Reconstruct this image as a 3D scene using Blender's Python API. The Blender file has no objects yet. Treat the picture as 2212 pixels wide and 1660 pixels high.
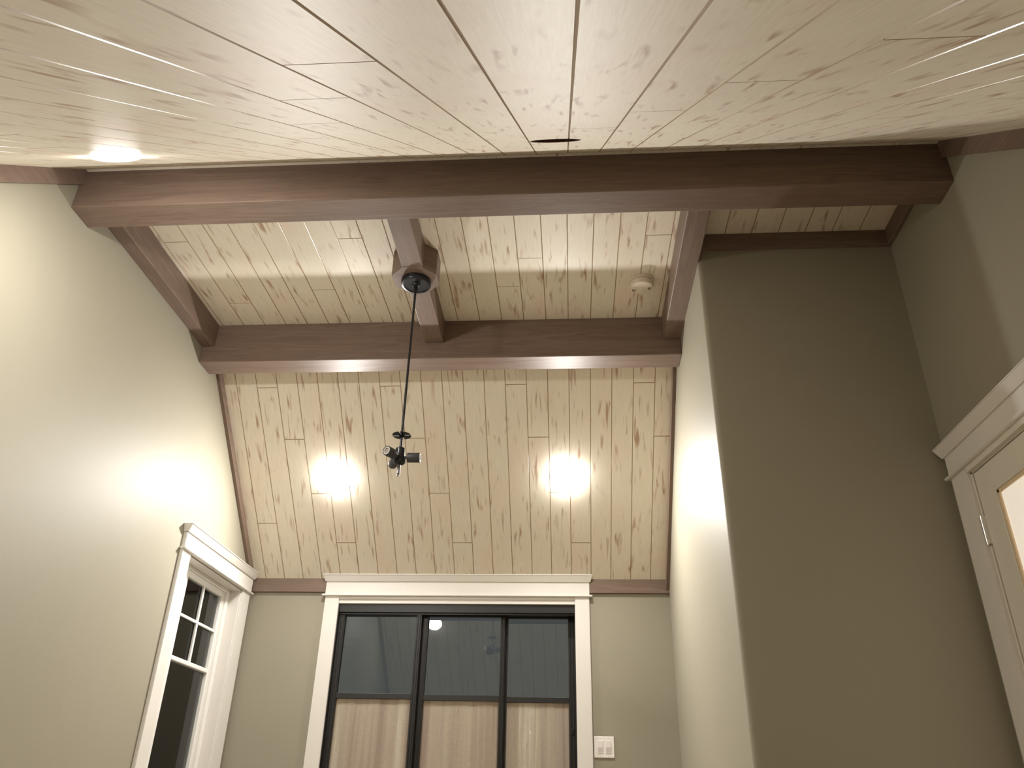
import bpy, bmesh, math, random
from mathutils import Vector, Matrix
from mathutils.geometry import tessellate_polygon
random.seed(7)
C = bpy.context.scene.collection
scn = bpy.context.scene

# ------------------------------------------------------------------ camera, world, exposure
H = 0.87                                   # eye height above the floor
PITCH, YAW, ROLL = math.radians(28.287), math.radians(-4.498), math.radians(1.358)
fw = Vector((math.sin(YAW)*math.cos(PITCH), math.cos(YAW)*math.cos(PITCH), math.sin(PITCH)))
rt = fw.cross(Vector((0, 0, 1))).normalized(); up = rt.cross(fw)
rt2 = rt*math.cos(ROLL)+up*math.sin(ROLL); up2 = -rt*math.sin(ROLL)+up*math.cos(ROLL)
cd = bpy.data.cameras.new('camera'); cam = bpy.data.objects.new('camera', cd); C.objects.link(cam)
cd.sensor_width = 36; cd.lens = 1724.3*36/2212; cd.clip_start = 0.02
M = Matrix((rt2, up2, -fw)).transposed().to_4x4(); M.translation = Vector((0, 0, H)); cam.matrix_world = M
scn.camera = cam
w = bpy.data.worlds.new('night'); scn.world = w; w.use_nodes = True
w.node_tree.nodes['Background'].inputs[0].default_value = (0.97, 1.0, 0.98, 1)
w.node_tree.nodes['Background'].inputs[1].default_value = 0.085
vs = scn.view_settings
vs.view_transform = 'Standard'; vs.look = 'None'; vs.gamma = 1; vs.use_curve_mapping = False
vs.exposure = 0.0
LIGHT = 720.0                               # radiance of the recessed LED lenses
LIGHT_COL = (1.0, 0.965, 0.92)

# ------------------------------------------------------------------ room measures (metres, floor = 0)
xL, xR, xRR = -2.067, 0.620, 1.5095
yF, yN, yK = 5.076, 3.072, -0.85
zC = 2.442+H
SN, YN0, ZN0 = 0.8811, 2.447, 2.3956+H     # near slope: z = ZN0 + SN*(y-YN0)
SL, ZW = 0.9343, 1.2977+H                  # far slope: z = ZW + SL*(yF-y)
yB1, yB1b, zB = 2.4617, 2.5973, 2.200+H
yB2, yB2b = 3.764, 3.907
zSB = 2.2986+H
zKn = ZN0+SN*(yK-YN0)
zn = lambda y: ZN0+SN*(y-YN0)
zl = lambda y: ZW+SL*(yF-y)
yT = yF-(zC-ZW)/SL                         # far slope meets flat ceiling

# ------------------------------------------------------------------ materials
def nt(name):
    m = bpy.data.materials.new(name); m.use_nodes = True
    n = m.node_tree.nodes; l = m.node_tree.links
    return m, n, l, n['Principled BSDF']
def N(n, t, **k):
    o = n.new(t)
    for a, b in k.items(): setattr(o, a, b)
    return o
def ramp(n, stops):
    r = n.new('ShaderNodeValToRGB'); e = r.color_ramp.elements
    e[0].position, e[0].color = stops[0][0], (*stops[0][1], 1)
    e[1].position, e[1].color = stops[-1][0], (*stops[-1][1], 1)
    for p, c in stops[1:-1]:
        x = e.new(p); x.color = (*c, 1)
    return r
def mixc(n, l, fac, a, b, mode='MIX'):
    m = n.new('ShaderNodeMix'); m.data_type = 'RGBA'; m.blend_type = mode
    for s, v in ((m.inputs[0], fac), (m.inputs[6], a), (m.inputs[7], b)):
        if isinstance(v, bpy.types.NodeSocket): l.new(v, s)
        else: s.default_value = v if isinstance(v, float) else (*v, 1)
    return m.outputs[2]
def noise(n, l, vec, sc, det=2.0, rough=0.5, dist=0.0):
    t = n.new('ShaderNodeTexNoise'); t.inputs['Scale'].default_value = sc; t.inputs['Detail'].default_value = det
    t.inputs['Roughness'].default_value = rough; t.inputs['Distortion'].default_value = dist
    if vec is not None: l.new(vec, t.inputs['Vector'])
    return t.outputs['Fac']
def mapped(n, l, src, scale, loc=(0, 0, 0)):
    m = n.new('ShaderNodeMapping'); m.inputs['Scale'].default_value = scale; m.inputs['Location'].default_value = loc
    l.new(src, m.inputs['Vector']); return m.outputs[0]
def bump(n, l, h, strength, dist, bsdf):
    b = n.new('ShaderNodeBump'); b.inputs['Strength'].default_value = strength; b.inputs['Distance'].default_value = dist
    l.new(h, b.inputs['Height']); l.new(b.outputs[0], bsdf.inputs['Normal'])

def wall_mat(name, col, rough=0.52):
    m, n, l, b = nt(name)
    tc = n.new('ShaderNodeTexCoord').outputs['Object']
    big = noise(n, l, tc, 1.6, 3, 0.6)
    c = mixc(n, l, big, tuple(x*0.96 for x in col), tuple(min(1, x*1.04) for x in col))
    l.new(c, b.inputs['Base Color']); b.inputs['Roughness'].default_value = rough; b.inputs['Specular IOR Level'].default_value = 0.2
    bump(n, l, noise(n, l, tc, 260, 3, 0.6), 0.25, 0.0012, b)
    return m
def plank_mat():
    m, n, l, b = nt('whitewashed_planks')
    uv = n.new('ShaderNodeUVMap').outputs[0]
    grain = noise(n, l, mapped(n, l, uv, (230, 9, 1)), 1.0, 3, 0.6)
    cloud = noise(n, l, mapped(n, l, uv, (9, 3, 1)), 1.0, 2, 0.5)
    streak = noise(n, l, mapped(n, l, uv, (46, 5.2, 1)), 1.0, 2, 0.5, 0.4)
    gate = noise(n, l, mapped(n, l, uv, (13, 5, 1), (4, 9, 0)), 1.0, 1, 0.5)
    base = mixc(n, l, cloud, (0.86, 0.80, 0.675), (0.80, 0.755, 0.63))
    pink = ramp(n, [(0.5, (0, 0, 0)), (0.7, (1, 1, 1))]); l.new(noise(n, l, mapped(n, l, uv, (5, 2.2, 1), (3, 1, 0)), 1.0, 2), pink.inputs[0])
    pm = n.new('ShaderNodeMath'); pm.operation = 'MULTIPLY'; pm.inputs[1].default_value = 0.55; l.new(pink.outputs[0], pm.inputs[0])
    c = mixc(n, l, pm.outputs[0], base, (0.84, 0.70, 0.585))
    gr = ramp(n, [(0.3, (0, 0, 0)), (0.75, (1, 1, 1))]); l.new(grain, gr.inputs[0])
    gm = n.new('ShaderNodeMath'); gm.operation = 'MULTIPLY'; gm.inputs[1].default_value = 0.22; l.new(gr.outputs[0], gm.inputs[0])
    c = mixc(n, l, gm.outputs[0], c, (0.45, 0.35, 0.23))
    s1 = ramp(n, [(0.54, (0, 0, 0)), (0.70, (1, 1, 1))]); l.new(streak, s1.inputs[0])
    s2 = ramp(n, [(0.47, (0, 0, 0)), (0.60, (1, 1, 1))]); l.new(gate, s2.inputs[0])
    mu = n.new('ShaderNodeMath'); mu.operation = 'MULTIPLY'; l.new(s1.outputs[0], mu.inputs[0]); l.new(s2.outputs[0], mu.inputs[1])
    mu2 = n.new('ShaderNodeMath'); mu2.operation = 'MULTIPLY'; mu2.inputs[1].default_value = 0.9; l.new(mu.outputs[0], mu2.inputs[0])
    c = mixc(n, l, mu2.outputs[0], c, (0.40, 0.24, 0.145))
    # small knots
    vo = n.new('ShaderNodeTexVoronoi'); vo.inputs['Scale'].default_value = 1.0; vo.inputs['Randomness'].default_value = 1.0
    l.new(mapped(n, l, uv, (15, 4.2, 1), (0.3, 0.7, 0)), vo.inputs['Vector'])
    kr = ramp(n, [(0.05, (1, 1, 1)), (0.17, (0, 0, 0))]); l.new(vo.outputs['Distance'], kr.inputs[0])
    km = n.new('ShaderNodeMath'); km.operation = 'MULTIPLY'; l.new(kr.outputs[0], km.inputs[0])
    kk = n.new('ShaderNodeMath'); kk.operation = 'MULTIPLY'; kk.inputs[1].default_value = 0.36; l.new(grain, kk.inputs[0]); l.new(kk.outputs[0], km.inputs[1])
    c = mixc(n, l, km.outputs[0], c, (0.36, 0.23, 0.12))
    l.new(c, b.inputs['Base Color']); b.inputs['Roughness'].default_value = 0.45; b.inputs['Specular IOR Level'].default_value = 0.3
    bump(n, l, grain, 0.12, 0.001, b)
    return m
def wood_mat():
    m, n, l, b = nt('brown_wood')
    uv = n.new('ShaderNodeUVMap').outputs[0]
    warp = noise(n, l, mapped(n, l, uv, (1.6, 10, 1)), 1.0, 2, 0.5)
    cath = noise(n, l, mapped(n, l, uv, (1.1, 17, 1)), 1.0, 4, 0.62, 0.9)
    cr = ramp(n, [(0.3, (0, 0, 0)), (0.44, (.75, .75, .75)), (0.50, (.35, .35, .35)), (0.58, (1, 1, 1)), (0.72, (.4, .4, .4))]); l.new(cath, cr.inputs[0])
    fine = noise(n, l, mapped(n, l, uv, (9, 330, 1)), 1.0, 3, 0.6)
    c = mixc(n, l, cr.outputs[0], (0.125, 0.078, 0.056), (0.275, 0.195, 0.148))
    c = mixc(n, l, warp, c, (0.19, 0.136, 0.107))
    fr = ramp(n, [(0.35, (0, 0, 0)), (0.7, (1, 1, 1))]); l.new(fine, fr.inputs[0])
    fm = n.new('ShaderNodeMath'); fm.operation = 'MULTIPLY'; fm.inputs[1].default_value = 0.28; l.new(fr.outputs[0], fm.inputs[0])
    c = mixc(n, l, fm.outputs[0], c, (0.09, 0.055, 0.038))
    l.new(c, b.inputs['Base Color']); b.inputs['Roughness'].default_value = 0.5; b.inputs['Specular IOR Level'].default_value = 0.35
    bump(n, l, fine, 0.15, 0.001, b)
    return m
def plain(name, col, rough=0.4, metal=0.0, coat=0.0):
    m, n, l, b = nt(name)
    tc = n.new('ShaderNodeTexCoord').outputs['Object']
    c = mixc(n, l, noise(n, l, tc, 6, 2), tuple(x*0.97 for x in col), tuple(min(1, x*1.03) for x in col))
    l.new(c, b.inputs['Base Color']); b.inputs['Roughness'].default_value = rough; b.inputs['Metallic'].default_value = metal
    b.inputs['Coat Weight'].default_value = coat
    return m
def glass_mat():
    m, n, l, b = nt('window_glass'); n.remove(b)
    out = [x for x in n if x.type == 'OUTPUT_MATERIAL'][0]
    tr = n.new('ShaderNodeBsdfTransparent'); tr.inputs[0].default_value = (0.86, 0.9, 0.9, 1)
    gl = n.new('ShaderNodeBsdfGlossy'); gl.inputs['Roughness'].default_value = 0.015
    fr = n.new('ShaderNodeFresnel'); fr.inputs[0].default_value = 1.55
    mx = n.new('ShaderNodeMixShader'); l.new(fr.outputs[0], mx.inputs[0]); l.new(tr.outputs[0], mx.inputs[1]); l.new(gl.outputs[0], mx.inputs[2])
    l.new(mx.outputs[0], out.inputs[0]); return m
def fabric_mat():
    m, n, l, b = nt('linen_panel')
    tc = n.new('ShaderNodeTexCoord').outputs['Object']
    st = noise(n, l, mapped(n, l, tc, (14, 14, 0.35)), 1.0, 3, 0.6)
    r = ramp(n, [(0.35, (0.59, 0.46, 0.37)), (0.5, (0.74, 0.62, 0.49)), (0.60, (0.79, 0.68, 0.52)), (0.66, (0.93, 0.84, 0.69)), (0.69, (0.79, 0.67, 0.52))]); l.new(st, r.inputs[0])
    w1 = noise(n, l, mapped(n, l, tc, (500, 500, 30)), 1.0, 2); w2 = noise(n, l, mapped(n, l, tc, (40, 40, 600)), 1.0, 2)
    ad = n.new('ShaderNodeMath'); ad.operation = 'ADD'; l.new(w1, ad.inputs[0]); l.new(w2, ad.inputs[1])
    wr = ramp(n, [(0.7, (0.88, 0.88, 0.88)), (1.0, (1, 1, 1))])
    hv = n.new('ShaderNodeMath'); hv.operation = 'MULTIPLY'; hv.inputs[1].default_value = 0.9; l.new(ad.outputs[0], hv.inputs[0]); l.new(hv.outputs[0], wr.inputs[0])
    c = mixc(n, l, 1.0, r.outputs[0], wr.outputs[0], 'MULTIPLY')
    l.new(c, b.inputs['Base Color']); b.inputs['Roughness'].default_value = 0.9
    bump(n, l, ad.outputs[0], 0.4, 0.001, b)
    return m
def emit_mat(name='led_lens', k=1.0):
    m, n, l, b = nt(name)
    b.inputs['Base Color'].default_value = (0.9, 0.9, 0.9, 1)
    b.inputs['Emission Color'].default_value = (*LIGHT_COL, 1); b.inputs['Emission Strength'].default_value = LIGHT*k
    return m
def floor_mat():
    m, n, l, b = nt('floor_boards')
    tc = n.new('ShaderNodeTexCoord').outputs['Object']
    g = noise(n, l, mapped(n, l, tc, (40, 2, 1)), 1.0, 3)
    l.new(mixc(n, l, g, (0.42, 0.34, 0.24), (0.50, 0.41, 0.30)), b.inputs['Base Color']); b.inputs['Roughness'].default_value = 0.5
    return m
WALL = wall_mat('sage_wall_paint', (0.322, 0.297, 0.229))
PLANK = plank_mat(); WOOD = wood_mat()
WHITE = plain('white_trim_paint', (0.73, 0.70, 0.645), 0.38)
PVC = plain('white_vinyl', (0.80, 0.78, 0.74), 0.3)
BLACK = plain('black_door_frame', (0.012, 0.011, 0.010), 0.42, 0, 0.0)
METAL = plain('dark_bronze_metal', (0.030, 0.031, 0.036), 0.3, 0.6)
STEM = plain('brushed_stem_metal', (0.16, 0.15, 0.145), 0.28, 1.0)
STEEL = plain('chrome', (0.75, 0.74, 0.72), 0.2, 1.0)
SOCK = plain('socket_grey', (0.045, 0.045, 0.05), 0.55)
PLASTIC = plain('ivory_plastic', (0.72, 0.64, 0.53), 0.45)
SWITCH = plain('switch_white', (0.85, 0.82, 0.77), 0.35)
ROCK = plain('switch_rocker', (0.72, 0.67, 0.64), 0.35)
DARK = plain('vent_black', (0.01, 0.01, 0.01), 0.8)
BEAD = plain('cream_bead', (0.78, 0.62, 0.42), 0.4)
PANELW = plain('frosted_pane_lit_from_behind', (0.80, 0.76, 0.70), 0.3)
_b = PANELW.node_tree.nodes['Principled BSDF']; _b.inputs['Emission Color'].default_value = (1.0, 0.90, 0.76, 1); _b.inputs['Emission Strength'].default_value = 0.52
DOORP = plain('door_paint', (0.74, 0.70, 0.62), 0.35)
CAVITY = plain('brown_cavity', (0.075, 0.03, 0.015), 0.9)
PORC = plain('socket_lining', (0.33, 0.27, 0.25), 0.5)
COPPER = plain('socket_ring', (0.85, 0.83, 0.8), 0.4)
GROOVE = plain('plank_groove_glaze', (0.42, 0.31, 0.20), 0.22)
GLASS = glass_mat(); FAB = fabric_mat(); LENS = emit_mat(); LENS_DIM = emit_mat('dimmer_led_lens', 0.5); FLOOR = floor_mat()

# ------------------------------------------------------------------ mesh helpers
def boxuv(bm, axis):
    """uv in metres: u runs along the grain axis, v across it"""
    uv = bm.loops.layers.uv.verify(); off = random.random()*9
    for f in bm.faces:
        nn = f.normal; ax = [i for i in range(3) if i != axis]
        fl = max(range(3), key=lambda i: abs(nn[i]))
        if fl == axis: a, c = ax
        else:
            a = axis; c = [i for i in ax if i != fl][0]
        for lo in f.loops:
            co = lo.vert.co; lo[uv].uv = (co[a]+off, co[c]+off*1.7+fl*3.3)
def obj(name, bm, mat, parent=None, smooth=False, axis=None, origin=None):
    bm.normal_update()
    if axis is not None: boxuv(bm, axis)
    me = bpy.data.meshes.new(name)
    if parent is not None and origin is None: origin = parent.matrix_world.translation
    bm.to_mesh(me); bm.free()
    o = bpy.data.objects.new(name, me); C.objects.link(o); me.materials.append(mat)
    if smooth:
        for p in me.polygons: p.use_smooth = True
    if parent is not None:
        o.parent = parent; o.matrix_parent_inverse = parent.matrix_world.inverted()
    return o
def empty(name, loc):
    o = bpy.data.objects.new(name, None); o.empty_display_size = 0.1; C.objects.link(o)
    o.location = loc; o.matrix_world = Matrix.Translation(Vector(loc)); return o
def tag(o, label, cat, group=None):
    o['label'] = label; o['category'] = cat
    if group: o['group'] = group
    return o
def struct(o, label=None):
    o['kind'] = 'structure'
    if label: o['label'] = label
    return o
def B(*a):
    """a bmesh box from (x0,x1,y0,y1,z0,z1) tuples; optional bevel as last item"""
    bm = bmesh.new()
    for t in a: addbox(bm, *t)
    return bm
def addbox(bm, x0, x1, y0, y1, z0, z1, bev=0.0):
    b2 = bmesh.new()
    vs_ = [b2.verts.new((x, y, z)) for x in (x0, x1) for y in (y0, y1) for z in (z0, z1)]
    for q in ((0, 1, 3, 2), (4, 6, 7, 5), (0, 4, 5, 1), (2, 3, 7, 6), (0, 2, 6, 4), (1, 5, 7, 3)): b2.faces.new([vs_[i] for i in q])
    if bev > 0: bmesh.ops.bevel(b2, geom=b2.edges[:], offset=bev, segments=2, affect='EDGES', profile=0.5)
    bmesh.ops.recalc_face_normals(b2, faces=b2.faces[:])
    me = bpy.data.meshes.new('t'); b2.to_mesh(me); b2.free(); bm.from_mesh(me); bpy.data.meshes.remove(me)
def hexa(bm, lo, hi):
    """frustum: lo and hi are lists of 4 points each"""
    a = [bm.verts.new(p) for p in lo]; b = [bm.verts.new(p) for p in hi]
    fs = [bm.faces.new(a), bm.faces.new(b)]
    for i in range(4): fs.append(bm.faces.new((a[i], a[(i+1) % 4], b[(i+1) % 4], b[i])))
    bmesh.ops.recalc_face_normals(bm, faces=bm.faces[:])
def prism(bm, pts, d):
    """extrude a planar polygon pts by vector d"""
    d = Vector(d); a = [bm.verts.new(p) for p in pts]; b = [bm.verts.new(Vector(p)+d) for p in pts]
    bm.faces.new(a); bm.faces.new(b[::-1]); k = len(pts)
    for i in range(k): bm.faces.new((a[i], b[i], b[(i+1) % k], a[(i+1) % k]))
    bmesh.ops.recalc_face_normals(bm, faces=bm.faces[:])
def lathe(bm, prof, origin=(0, 0, 0), zdir=(0, 0, 1), seg=40):
    """prof: list of (r, h); capped where r = 0"""
    z = Vector(zdir).normalized(); q = z.to_track_quat('Z', 'Y'); o = Vector(origin)
    rings = []
    for r, h in prof:
        if r < 1e-6: rings.append([bm.verts.new(o+z*h)])
        else: rings.append([bm.verts.new(o+q @ Vector((r*math.cos(2*math.pi*i/seg), r*math.sin(2*math.pi*i/seg), h))) for i in range(seg)])
    for a, b in zip(rings, rings[1:]):
        for i in range(seg):
            j = (i+1) % seg
            if len(a) == 1 and len(b) == 1: continue
            if len(a) == 1: bm.faces.new((a[0], b[i], b[j]))
            elif len(b) == 1: bm.faces.new((a[i], b[0], a[j]))
            else: bm.faces.new((a[i], b[i], b[j], a[j]))
    bmesh.ops.recalc_face_normals(bm, faces=bm.faces[:])
def rod(bm, p, q, r, seg=24):
    p = Vector(p); d = Vector(q)-p; lathe(bm, [(0, 0), (r, 0), (r, d.length), (0, d.length)], p, d, seg)
def auto_smooth(o, ang=40):
    me = o.data
    for p in me.polygons: p.use_smooth = True
    me.set_sharp_from_angle(angle=math.radians(ang)); return o
def holed(name, to3, outer, holes, thick, mat):
    """wall slab: outer/holes are 2D loops, to3(u, v, d) places them, d = depth behind the face"""
    loops = [[Vector((a, b, 0)) for a, b in lp] for lp in [outer]+holes]
    tris = tessellate_polygon(loops); flat = [p for lp in loops for p in lp]
    bm = bmesh.new()
    f = [bm.verts.new(to3(p.x, p.y, 0)) for p in flat]; k = [bm.verts.new(to3(p.x, p.y, thick)) for p in flat]
    for t in tris:
        bm.faces.new([f[i] for i in t]); bm.faces.new([k[i] for i in t][::-1])
    s = 0
    for lp in loops:
        L = len(lp)
        for i in range(L):
            a, b = s+i, s+(i+1) % L; bm.faces.new((f[a], f[b], k[b], k[a]))
        s += L
    bmesh.ops.recalc_face_normals(bm, faces=bm.faces[:])
    return struct(obj(name, bm, mat))

# ------------------------------------------------------------------ room shell
struct(obj('floor', B((xL-.15, xRR+.15, yK-.1, yF+.3, -0.05, 0)), FLOOR))
WY0, WY1, WZ1 = 4.125, 4.902, 1.200+H          # window opening in the left wall
WZ0 = 0.62
left_out = [(yK, 0), (yF, 0), (yF, ZW), (yT, zC), (YN0+.05, zC), (YN0, ZN0), (yK, zKn)]
holed('wall_left', lambda a, b, d: (xL-d, a, b), left_out, [[(WY0, WZ0), (WY1, WZ0), (WY1, WZ1), (WY0, WZ1)]], 0.14, WALL)
DX0, DX1, DZ1 = -1.474, 0.029, 1.168+H          # sliding door opening in the far wall
holed('wall_far', lambda a, b, d: (a, yF+d, b), [(xL-.14, 0), (DX0, 0), (DX0, DZ1), (DX1, DZ1), (DX1, 0), (xR+.12, 0), (xR+.12, ZW), (xL-.14, ZW)], [], 0.16, WALL)
RD0, RD1, RDZ = 2.105, 2.905, 1.166+H          # hinged door opening in the right wall of the alcove
holed('wall_right_alcove_side', lambda a, b, d: (xRR+d, a, b),
      [(yK, 0), (RD0, 0), (RD0, RDZ), (RD1, RDZ), (RD1, 0), (yN+.1, 0), (yN+.1, zC), (YN0+.05, zC), (YN0, ZN0), (yK, zKn)], [], 0.12, WALL)
# right wall with a rounded corner into the alcove
bm = bmesh.new(); r = 0.022
pts = [(xR, yF, 0), (xR, yN+r, 0)]+[(xR+r-r*math.cos(t*math.pi/16), yN+r-r*math.sin(t*math.pi/16), 0) for t in range(1, 9)]+[(xR+.12, yN, 0), (xR+.12, yF, 0)]
# side view is cut by the far slope: build the prism and shear its top
nseg = len(pts)
a = [bm.verts.new(p) for p in pts]; b = [bm.verts.new((p[0], p[1], min(zC, zl(p[1])))) for p in pts]
# extra split where the slope meets the flat ceiling
bm.faces.new(a)
for i in range(nseg):
    j = (i+1) % nseg
    if abs(pts[i][1]-pts[j][1]) > 1.0:
        mid = bm.verts.new((pts[i][0], yT, zC)); lo = bm.verts.new((pts[i][0], yT, 0))
        bm.faces.new((a[i], a[j], b[j], mid, b[i]))
    else: bm.faces.new((a[i], a[j], b[j], b[i]))
bmesh.ops.recalc_face_normals(bm, faces=bm.faces[:])
bmesh.ops.delete(bm, geom=[v for v in bm.verts if not v.link_faces], context='VERTS')
ow = struct(obj('wall_right', bm, WALL)); auto_smooth(ow, 30)
struct(obj('wall_alcove', B((xR+.12, xRR+.12, yN, yN+.1, 0, zC)), WALL))
struct(obj('wall_near', B((xL-.14, xRR+.12, yK-.1, yK, 0, zKn)), WALL))

def cut_round(bm, hole):
    """one board with the round cut-out taken away"""
    me = bpy.data.meshes.new('board'); bm.to_mesh(me); o = bpy.data.objects.new('board', me); C.objects.link(o)
    cu = bmesh.new(); lathe(cu, [(0, -.05), (hole[2], -.05), (hole[2], .05), (0, .05)], hole[0], hole[1], 48)
    cme = bpy.data.meshes.new('cut'); cu.to_mesh(cme); cu.free(); co = bpy.data.objects.new('cut', cme); C.objects.link(co)
    md = o.modifiers.new('b', 'BOOLEAN'); md.object = co; md.operation = 'DIFFERENCE'; md.solver = 'EXACT'
    dg = bpy.context.evaluated_depsgraph_get(); dg.update()
    nm = bpy.data.meshes.new_from_object(o.evaluated_get(dg))
    bpy.data.objects.remove(o); bpy.data.objects.remove(co); bpy.data.meshes.remove(me); bpy.data.meshes.remove(cme)
    return nm
# ---- plank ceilings: every board has bevelled edges and its own grain offset
def planks(name, P, x0, x1, s0, s1, w_, anchor, joints, hole=None):
    """P(x, y, d): point of the ceiling surface at (x, y), raised by d into the ceiling"""
    bm = bmesh.new(); uvl = bm.loops.layers.uv.verify(); be, th = 0.0023, 0.014
    rnd = random.Random(hash(name) % 1000 if False else len(name)*13)
    k0 = math.floor((x0-anchor)/w_); k1 = math.ceil((x1-anchor)/w_)
    for k in range(k0, k1):
        a, b = max(x0, anchor+k*w_), min(x1, anchor+(k+1)*w_)
        if b-a < 0.003: continue
        cuts = sorted([s0]+[j for j in joints(k) if s0 < j < s1]+[s1])
        for c, d in zip(cuts, cuts[1:]):
            ox, oy = rnd.random()*50, rnd.random()*50
            rings = [[(a+be, c+be*.8, 0), (b-be, c+be*.8, 0), (b-be, d-be*.8, 0), (a+be, d-be*.8, 0)],
                     [(a, c, be), (b, c, be), (b, d, be), (a, d, be)],
                     [(a, c, th), (b, c, th), (b, d, th), (a, d, th)]]
            bm_ = bm
            cutme = hole and a < hole[0].x+hole[2] and b > hole[0].x-hole[2] and c < hole[0].y+.1 and d > hole[0].y-.1
            if cutme: bm = bmesh.new(); uvl = bm.loops.layers.uv.verify()
            V = [[bm.verts.new(P(*q)) for q in rg] for rg in rings]
            fs = [bm.faces.new(V[0]), bm.faces.new(V[2][::-1])]
            for i in range(2):
                for j in range(4):
                    fs.append(bm.faces.new((V[i][j], V[i+1][j], V[i+1][(j+1) % 4], V[i][(j+1) % 4]))); fs[-1].material_index = 1
            for f in fs:
                for lo in f.loops:
                    co = lo.vert.co; lo[uvl].uv = (co.x-a+ox, math.hypot(co.y-c, (co.z-P(a, c, 0)[2]))+oy)
            if cutme:
                bmesh.ops.recalc_face_normals(bm, faces=bm.faces[:])
                me = cut_round(bm, hole); bm.free(); bm = bm_; bm.from_mesh(me); bpy.data.meshes.remove(me); uvl = bm.loops.layers.uv.verify()
    bmesh.ops.recalc_face_normals(bm, faces=bm.faces[:])
    o = obj(name, bm, PLANK); o.data.materials.append(GROOVE)
    return struct(o)
nn = Vector((0, SN, -1)).normalized(); nl = Vector((0, -SL, -1)).normalized()
jn = {0: 1.563, 1: 1.27, 2: .954, 3: .697, 4: .437, 5: 0.15}
HX, HY = -0.026, 1.879
HOLE = Vector((HX, HY, zn(HY)))
planks('ceiling_near_slope', lambda x, y, d: (x, y-d*nn.y, zn(y)-d*nn.z), xL, xRR, yK, YN0, 0.127, 0.0148,
       lambda k: [jn[k % 6], jn[k % 6]-1.6] if k % 6 else [jn[0], jn[0]-1.6], (HOLE, nn, 0.0815))
struct(obj('ceiling_strip', B((xL, xRR, YN0, yB1+.002, ZN0, ZN0+.014)), PLANK, axis=0))
jf = {-16: 3.006, -15: 3.546, -11: 3.435, -9: 3.014, -2: 3.204, -3: 3.444, 3: 3.049, 8: 2.8}
planks('ceiling', lambda x, y, d: (x, y, zC+d), xL, xRR, yB1, yT+.02, 0.124, 0.010, lambda k: [jf[k]] if k in jf else [])
jl = {3: 4.10, 4: 4.344, 5: 4.613, 0: 4.865}
planks('ceiling_far_slope', lambda x, y, d: (x, y-d*nl.y, zl(y)-d*nl.z), xL, xR+.01, yT, yF, 0.124, 0.010,
       lambda k: [4.764] if k == -16 else ([jl[k % 6]] if k % 6 in jl else []))

# ------------------------------------------------------------------ beams
def beam(name, box, axis, label, bev=0.004):
    bm = B((*box, bev)); o = obj(name, bm, WOOD, axis=axis); tag(o, label, 'beam', 'brown wooden beams under the ceiling'); return o
beam('wooden_beam', (xL, xRR, yB1, yB1b, zB, zC+.01), 0, 'longest brown wooden ceiling beam, crossing the whole room above the near slope edge')
beam('wooden_beam', (xL, xR, yB2, yB2b, zB, zC), 0, 'brown wooden cross beam between the flat ceiling and the lit far slope')
beam('wooden_beam', (xL, xL+.0735, yB1b, yB2, zSB, zC), 1, 'short brown beam running along the top of the bright left wall')
beam('wooden_beam', (0.526, 0.6245, yB1b, yB2, zSB, zC), 1, 'short brown beam over the right wall corner, beside the smoke detector')
cb = empty('wooden_beam', (-0.734, 3.18, zSB)); tag(cb, 'short middle brown beam carrying the octagonal block of the hanging lamp', 'beam', 'brown wooden beams under the ceiling')
obj('beam_body', B((-0.785, -0.6835, yB1b, yB2, zSB, zC, .004)), WOOD, cb, axis=1)
bm = bmesh.new(); ro = 0.110/math.cos(math.pi/8)
prism(bm, [(-0.737+ro*math.cos(math.pi/8+i*math.pi/4), 3.168+ro*math.sin(math.pi/8+i*math.pi/4), zSB-.0015) for i in range(8)], (0, 0, zC-zSB))
bmesh.ops.bevel(bm, geom=bm.edges[:], offset=.002, segments=1, affect='EDGES')
obj('mounting_block', bm, WOOD, cb, axis=0)

# ---- wood trim boards (named as setting)
def trim(n, bm, axis): return struct(obj('trim_%d' % n, bm, WOOD, axis=axis))
tt = 0.02
trim(1, B((xL, -1.571, yF-tt, yF, 1.2295+H, 1.318+H, .002)), 0)
trim(2, B((0.12, xR, yF-tt, yF, 1.2295+H, 1.318+H, .002)), 0)
def rake(n, x0, x1, ya, yb, zf, drop):
    bm = bmesh.new(); prism(bm, [(x0, ya, zf(ya)), (x0, yb, zf(yb)), (x0, yb, zf(yb)-drop), (x0, ya, zf(ya)-drop)], (x1-x0, 0, 0))
    return trim(n, bm, 1)
rake(3, xL, xL+tt, yB2b, yF-tt, zl, 0.0685)
rake(4, xR-tt, xR, yB2b, yF-tt, zl, 0.0685)
rake(5, xL, xL+tt, yK, yB1, zn, 0.084)
rake(6, xRR-tt, xRR, yK, yB1, zn, 0.084)
trim(7, B((0.6245, xRR, yN-tt, yN, 2.356+H, zC, .002)), 0)
trim(8, B((xRR-tt, xRR, yB1b, yN-tt, 2.356+H, zC, .002)), 1)

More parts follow.
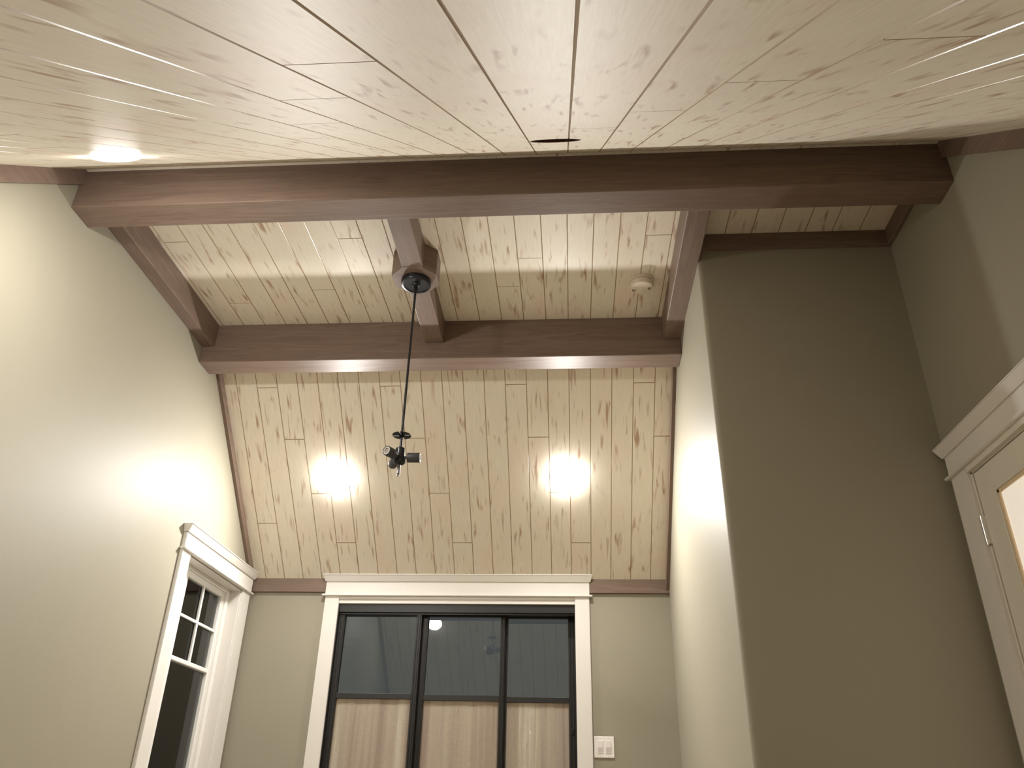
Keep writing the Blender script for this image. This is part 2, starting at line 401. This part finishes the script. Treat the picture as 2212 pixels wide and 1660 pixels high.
# ------------------------------------------------------------------ casings and headers
def header(parent, T, u0, u1, z0, ztop, end0=True, end1=True):
    """T(u, d, z) -> point; d = distance out from the wall"""
    e0 = 1 if end0 else 0; e1 = 1 if end1 else 0
    def bx(bm, ua, ub, da, db, za, zb): hexa(bm, [T(ua, da, za), T(ub, da, za), T(ub, db, za), T(ua, db, za)], [T(ua, da, zb), T(ub, da, zb), T(ub, db, zb), T(ua, db, zb)])
    zc_ = ztop-0.042
    bm = bmesh.new(); bx(bm, u0, u1, 0, .021, z0+.012, zc_+.004); obj('header_board', bm, WHITE, parent)
    bm = bmesh.new(); bx(bm, u0-.018*e0, u1+.018*e1, 0, .034, z0, z0+.012)
    bmesh.ops.bevel(bm, geom=bm.edges[:], offset=.003, segments=3, affect='EDGES'); obj('bead_moulding', bm, WHITE, parent)
    bm = bmesh.new()
    lo = [T(u0-.007*e0, 0, zc_), T(u1+.007*e1, 0, zc_), T(u1+.007*e1, .028, zc_), T(u0-.007*e0, .028, zc_)]
    hi = [T(u0-.020*e0, 0, ztop-.004), T(u1+.020*e1, 0, ztop-.004), T(u1+.020*e1, .050, ztop-.004), T(u0-.020*e0, .050, ztop-.004)]
    hexa(bm, lo, hi); bx(bm, u0-.021*e0, u1+.021*e1, 0, .052, ztop-.004, ztop); obj('crown_moulding', bm, WHITE, parent)
def casing(parent, T, ua, ub, za, zb, dep=.019):
    bm = bmesh.new()
    hexa(bm, [T(ua, 0, za), T(ub, 0, za), T(ub, dep, za), T(ua, dep, za)], [T(ua, 0, zb), T(ub, 0, zb), T(ub, dep, zb), T(ua, dep, zb)])
    bmesh.ops.bevel(bm, geom=[e for e in bm.edges if abs(e.verts[0].co.z-e.verts[1].co.z) > .5], offset=.003, segments=2, affect='EDGES')
    obj('casing', bm, WHITE, parent)

# ---- sliding panel door in the far wall
TF = lambda u, d, z: Vector((u, yF-d, z))
d1 = struct(empty('door_1', ((DX0+DX1)/2, yF, 0)), 'black framed three panel sliding glass door with linen lower panels')
header(d1, TF, -1.568, 0.1205, 1.2035+H, 1.338+H)
casing(d1, TF, -1.565, -1.474, 0, 1.2035+H); casing(d1, TF, 0.029, 0.1195, 0, 1.2035+H)
obj('head_casing', B((DX0, DX1, yF-.014, yF, 1.186+H, 1.2035+H, .001), (DX0, DX1, yF-.008, yF+.01, 1.160+H, 1.188+H, .002)), WHITE, d1)
obj('jamb_liner', B((DX0, DX0+.004, yF-.002, yF+.15, 0, DZ1), (DX1-.004, DX1, yF-.002, yF+.15, 0, DZ1)), BLACK, d1)
obj('track_header', B((DX0+.003, DX1-.003, yF+.006, yF+.15, 1.108+H, 1.162+H, .002), (DX0+.003, DX1-.003, yF+.02, yF+.024, 1.098+H, 1.108+H)), BLACK, d1)
mid0, mid1, gt = 0.596+H, 0.628+H, 1.113+H
GZ = -0.7
def leaf(x0, x1, sl, sr, y, wob):
    lf = empty('sliding_panel', ((x0+x1)/2, y, 0)); lf.parent = d1; lf.matrix_parent_inverse = d1.matrix_world.inverted()
    t = .032
    bm = B((x0, x0+sl, y, y+t, .02, gt, .0025), (x1-sr, x1, y, y+t, .02, gt, .0025), (x0+sl, x1-sr, y+.004, y+t-.004, gt-.014, gt, .001), (x0+sl, x1-sr, y+.004, y+t-.004, .02, .10, .001))
    # raised glazing ribs on the stiles
    for a_ in (x0+sl*.36, x0+sl*.78, x1-sr*.36, x1-sr*.78): addbox(bm, a_-.003, a_+.003, y-.005, y+.002, .02, gt, .0012)
    obj('panel_frame', bm, BLACK, lf)
    obj('cross_rail', B((x0+sl-.002, x1-sr+.002, y-.002, y+t-.004, mid0, mid1, .002)), BLACK, lf)
    bm = B((x0+sl-.004, x1-sr+.004, y+.013, y+.019, mid1-.004, gt-.008))   # panes tilted to move the ceiling light's reflection down onto the glass
    bmesh.ops.rotate(bm, verts=bm.verts[:], cent=((x0+x1)/2, y+.016, (mid1+gt)/2), matrix=Matrix.Rotation(math.radians(-1.6), 3, 'X') @ Matrix.Rotation(math.radians(GZ), 3, 'Z'))
    obj('glass_pane', bm, GLASS, lf)
    bm = bmesh.new(); nx, nz = 40, 30; g = []
    for i in range(nx+1):
        u = i/nx; X_ = x0+sl-.003+(x1-sr-x0-sl+.006)*u; row = []
        for j in range(nz+1):
            v = j/nz; row.append(bm.verts.new((X_, y+.012+.0016*math.sin(u*17+wob+v*1.3)+.001*math.sin(u*41+wob*3), .09+(mid0-.086)*v)))
        g.append(row)
    for i in range(nx):
        for j in range(nz): bm.faces.new((g[i][j], g[i+1][j], g[i+1][j+1], g[i][j+1]))
    bmesh.ops.solidify(bm, geom=bm.faces[:], thickness=.002)
    bmesh.ops.recalc_face_normals(bm, faces=bm.faces[:]); obj('linen_panel', bm, FAB, lf, smooth=True)
    for ch in lf.children: pass
    return lf
leaf(-1.472, -0.938, .040, .034, yF+.030, 0.3)
leaf(-0.948, -0.412, .046, .028, yF+.072, 2.1)
leaf(-0.422, 0.028, .026, .044, yF+.112, 4.4)
obj('latch', B((-.002, .012, yF+.098, yF+.114, .42+H, .452+H, .002)), METAL, d1)

# ---- tall window in the left wall
TL = lambda u, d, z: Vector((xL+d, u, z))
w1 = struct(empty('window_1', (xL, (WY0+WY1)/2, WZ0)), 'tall white window with four small panes over one large dark pane')
header(w1, TL, 4.03, 5.03, 1.2035+H, 1.342+H)
casing(w1, TL, 4.021, 4.125, WZ0-.02, 1.2035+H); casing(w1, TL, 4.902, 5.026, WZ0-.02, 1.2035+H)
xg = xL-.079
obj('jamb_liner', B((xL-.138, xL+.006, WY0, WY0+.006, WZ0, WZ1), (xL-.138, xL+.006, WY1-.006, WY1, WZ0, WZ1), (xL-.138, xL+.006, WY0, WY1, WZ1-.006, WZ1)), WHITE, w1)
obj('window_stool', B((xL-.13, xL+.035, WY0-.12, WY1+.12, WZ0-.02, WZ0+.012, .004)), WHITE, w1)
GY0, GY1, GT, GM, GR = 4.327, 4.805, 1.135+H, .929+H, .712+H
obj('window_frame', B((xg-.03, xg+.020, WY0+.006, GY0-.03, WZ0+.012, WZ1-.006, .003), (xg-.03, xg+.020, GY1+.045, WY1-.006, WZ0+.012, WZ1-.006, .003), (xg-.03, xg+.020, GY0-.03, GY1+.045, GT+.035, WZ1-.006, .003)), PVC, w1)
obj('sash_frame', B((xg-.02, xg+.011, GY0-.03, GY0, WZ0+.03, GT+.035, .003), (xg-.02, xg+.011, GY1, GY1+.045, WZ0+.03, GT+.035, .003), (xg-.02, xg+.010, GY0, GY1, GT, GT+.035, .003), (xg-.02, xg+.011, GY0, GY1, WZ0+.012, WZ0+.06, .003),
    (xg-.02, xg+.015, GY1+.012, GY1+.018, WZ0+.03, GT+.03, .001), (xg-.02, xg+.015, GY1+.03, GY1+.036, WZ0+.03, GT+.03, .001)), PVC, w1)
obj('muntin', B((xg-.006, xg+.008, 4.561-.009, 4.561+.009, GR, GT, .003)), PVC, w1)
obj('muntin', B((xg-.006, xg+.0078, GY0, GY1, GM-.008, GM+.008, .003)), PVC, w1)
obj('meeting_rail', B((xg-.02, xg+.013, GY0, GY1, GR-.024, GR, .004)), PVC, w1)
obj('glass_pane', B((xg-.012, xg-.008, GY0-.004, GY1+.004, WZ0+.05, GT+.004)), GLASS, w1)

# ---- hinged white door in the alcove side wall
TR = lambda u, d, z: Vector((xRR-d, u, z))
d2 = struct(empty('door_2', (xRR, (RD0+RD1)/2, 0)), 'white door with a large pale frosted pane, on the right wall')
header(d2, TR, 1.98, 3.035, 1.185+H, 1.318+H)
casing(d2, TR, 2.905, 3.030, 0, 1.185+H); casing(d2, TR, 1.985, 2.100, 0, 1.185+H)
obj('jamb_liner', B((xRR-.004, xRR+.12, RD1-.010, RD1, 0, RDZ), (xRR-.004, xRR+.12, RD0, RD0+.010, 0, RDZ), (xRR-.004, xRR+.12, RD0, RD1, RDZ-.010, RDZ), (xRR-.019, xRR, RD0, RD1, RDZ-.004, RDZ+.02)), DOORP, d2)
L0, L1, LT = RD0+.013, RD1-.015, RDZ-.014
P0, P1, PT = L0+.115, L1-.115, 1.045+H
lf = empty('door_leaf', (xRR+.01, L1, 0)); lf.parent = d2; lf.matrix_parent_inverse = d2.matrix_world.inverted()
xd = xRR-.002
obj('leaf_frame', B((xd, xd+.036, L0, P0, .01, LT, .002), (xd, xd+.036, P1, L1, .01, LT, .002), (xd, xd+.036, P0, P1, PT, LT, .002), (xd, xd+.036, P0, P1, .01, .25, .002)), DOORP, lf)
obj('panel_bead', B((xd+.004, xd+.012, P1-.014, P1, .25, PT, .002), (xd+.004, xd+.012, P0, P0+.014, .25, PT, .002), (xd+.004, xd+.012, P0, P1, PT-.014, PT, .002), (xd+.004, xd+.012, P0, P1, .25, .264, .002)), BEAD, lf)
obj('frosted_pane', B((xd+.011, xd+.02, P0, P1, .25, PT)), PANELW, lf)
hg = bmesh.new()
for k in range(5):
    z0 = .885+H+k*.0205; rod(hg, (xRR-.012, 2.898, z0), (xRR-.012, 2.898, z0+.0195), .0065, 20)
rod(hg, (xRR-.012, 2.898, .882+H), (xRR-.012, 2.898, .991+H), .0045, 16)
addbox(hg, xRR-.011, xRR-.002, 2.888, 2.908, .885+H, .987+H)
o = obj('hinge', hg, STEEL, d2); auto_smooth(o); o['label'] = 'polished steel hinge'
hg = bmesh.new()
rod(hg, (xRR-.012, 2.898, .22), (xRR-.012, 2.898, .32), .0065, 20); addbox(hg, xRR-.011, xRR-.002, 2.888, 2.908, .22, .32)
auto_smooth(obj('hinge', hg, STEEL, d2))

# ------------------------------------------------------------------ recessed lights and the empty cut-out
def recessed(x, y, zf, nrm, label, lens=LENS):
    p = Vector((x, y, zf(y))); e = empty('recessed_light', p); tag(e, label, 'ceiling light', 'round recessed LED lights')
    bm = bmesh.new(); lathe(bm, [(.076, .0), (.076, .0012), (.078, .0016), (.088, .0014), (.0952, .0006), (.0954, 0), (.076, .0)], p, nrm, 64)
    auto_smooth(obj('trim_ring', bm, WHITE, e), 60)
    bm = bmesh.new(); lathe(bm, [(0, .0155), (.025, .0150), (.048, .0128), (.066, .0090), (.0775, .0034), (.0775, .001), (0, .001)], p, nrm, 64)
    auto_smooth(obj('lens', bm, lens, e), 60)
recessed(-1.434, 4.533, zl, nl, 'glowing round light on the far ceiling slope, left of the hanging rod')
recessed(-0.017, 4.533, zl, nl, 'glowing round light on the far ceiling slope, right of the hanging rod')
recessed(-1.508, 1.912, zn, nn, 'glowing round light on the near ceiling slope above the left end of the long beam', LENS_DIM)
bm = bmesh.new(); lathe(bm, [(.0812, -.001), (.0812, -.10), (0, -.10), (0, -.103), (.085, -.103), (.085, -.016), (.0812, -.001)], HOLE, nn, 48)
tag(obj('light_cutout', bm, CAVITY), 'empty dark round hole cut in the near ceiling slope for a missing light', 'ceiling hole')

# ------------------------------------------------------------------ hanging lamp without shades
px, py = -0.734, 3.178
pl = empty('pendant_lamp', (px, py, zSB)); tag(pl, 'black rod pendant lamp with three bare sockets hanging from the octagonal block', 'lamp')
bm = bmesh.new(); lathe(bm, [(0, 0), (.074, 0), (.074, -.016), (.070, -.024), (.062, -.026), (.061, -.023), (.02, -.022), (.018, -.028), (.010, -.034), (0, -.034)], (px, py, zSB-.0015), (0, 0, 1), 64)
auto_smooth(obj('canopy', bm, METAL, pl), 35)
bm = bmesh.new(); lathe(bm, [(0, -.03), (.010, -.03), (.012, -.04), (.009, -.05), (.011, -.058), (.008, -.07), (0, -.07)], (px, py, zSB), (0, 0, 1), 24)
auto_smooth(obj('swivel', bm, METAL, pl), 35)
zd = 1.463+H; zh = 1.378+H-.012
bm = bmesh.new(); rod(bm, (px, py, zh), (px, py, zSB-.06), .0056)
auto_smooth(obj('rod', bm, METAL, pl), 35)
# slotted shade disc: four quarter leaves around a hub
bm = bmesh.new()
rod(bm, (px, py, zd-.006), (px, py, zd+.012), .0095)
for q in range(4):
    a0 = q*math.pi/2+math.radians(-4); pts = []
    cx, cy = math.cos(a0+math.pi/4)*.0, 0
    for i in range(13):
        g_ = math.asin(.0034/.0415); t = g_+(math.pi/2-2*g_)*i/12; pts.append((.0415*math.cos(t), .0415*math.sin(t)))
    pts += [(.0034, .0034)]
    ca, sa = math.cos(a0), math.sin(a0)
    prism(bm, [(px+ca*x_-sa*y_, py+sa*x_+ca*y_, zd) for x_, y_ in pts], (0, 0, .0022))
rod(bm, (px, py, zd), (px, py, zd+.0022), .0125)
auto_smooth(obj('slotted_disc', bm, METAL, pl), 35)
bm = bmesh.new(); lathe(bm, [(0, .036), (.018, .036), (.021, .032), (.021, -.012), (.027, -.020), (.027, -.030), (.020, -.038), (.010, -.040), (0, -.040)], (px, py, zh), (0, 0, 1), 40)
auto_smooth(obj('hub', bm, METAL, pl), 35)
bm = bmesh.new(); lathe(bm, [(0, -.038), (.0072, -.038), (.0072, -.083), (.0055, -.084), (.0038, -.088), (.0038, -.094), (.0025, -.098), (0, -.099)], (px, py, zh), (0, 0, 1), 24)
auto_smooth(obj('lower_stem', bm, STEM, pl), 35)
for az in (2, 122, 242):
    a_ = math.radians(az); d = Vector((math.cos(a_), math.sin(a_), 0)); c = Vector((px, py, zh-.008))
    bm = bmesh.new(); lathe(bm, [(0, .015), (.006, .015), (.006, .032), (.010, .034), (.0205, .034), (.0215, .036), (.0215, .089), (.0208, .090), (.0178, .090), (.0178, .045), (0, .045)], c, d, 40)
    s = auto_smooth(obj('lamp_socket', bm, SOCK, pl), 35)
    bm = bmesh.new(); lathe(bm, [(.0172, .047), (.0172, .0885), (.0165, .0890), (.0138, .0890), (.0134, .048), (0, .0465), (0, .0462), (.0172, .0462)], c, d, 40)
    lo = auto_smooth(obj('socket_lining', bm, COPPER, s), 35)
    bm = bmesh.new(); lathe(bm, [(0, .083), (.0132, .083), (.0132, .081), (0, .081)], c, d, 32)
    obj('socket_core', bm, PORC, s)

# ------------------------------------------------------------------ smoke detector
sx, sy = 0.389, 3.42
sm = empty('smoke_detector', (sx, sy, zC)); tag(sm, 'round ivory smoke detector on the flat plank ceiling', 'smoke detector')
bm = bmesh.new(); lathe(bm, [(0, 0), (.067, 0), (.067, -.008), (.063, -.012), (0, -.012)], (sx, sy, zC), (0, 0, 1), 56); auto_smooth(obj('base_plate', bm, PLASTIC, sm), 35)
bm = bmesh.new(); lathe(bm, [(0, -.012), (.058, -.012), (.0605, -.016), (.060, -.036), (.055, -.043), (.045, -.046), (0, -.0475)], (sx, sy, zC), (0, 0, 1), 56); auto_smooth(obj('cover', bm, PLASTIC, sm), 35)
bm = bmesh.new(); lathe(bm, [(0, -.0474), (.0145, -.0470), (.0140, -.0492), (.0125, -.0495), (0, -.0498)], (sx-.002, sy+.008, zC), (0, 0, 1), 32); auto_smooth(obj('test_button', bm, PLASTIC, sm), 35)
for s_, yy in ((-1, sy+.016), (1, sy+.002)):
    bm = bmesh.new()
    for k in range(3):
        xx = sx+s_*(.034+.0055*k); addbox(bm, xx-.0012, xx+.0012, yy-.009, yy+.009, zC-.0485+.0009*k, zC-.040)
    obj('vent_slots', bm, DARK, sm)

# ------------------------------------------------------------------ light switch
sw = empty('light_switch', (.184, yF, .348+H)); tag(sw, 'white double rocker light switch on the far wall beside the door casing', 'light switch')
zs = .348+H
obj('wall_plate', B((.1265, .242, yF-.006, yF, zs-.057, zs+.057, .003)), SWITCH, sw)
for cx in (.161, .208):
    rk = obj('rocker', B((cx-.0165, cx+.0165, yF-.0085, yF-.004, zs-.033, zs+.033, .001)), SWITCH, sw)
    bm = bmesh.new(); prism(bm, [(cx-.0145, yF-.0085, zs-.030), (cx-.0145, yF-.0125, zs-.002), (cx-.0145, yF-.0095, zs+.031), (cx-.0145, yF-.006, zs+.031), (cx-.0145, yF-.006, zs-.030)], (.029, 0, 0))
    obj('paddle', bm, ROCK, rk)
    for dz in (-.048, .048):
        bm = bmesh.new(); lathe(bm, [(0, .0005), (.0028, .0004), (.003, 0), (0, 0)], (cx, yF-.006, zs+dz), (0, -1, 0), 16); obj('screw', bm, ROCK, sw)
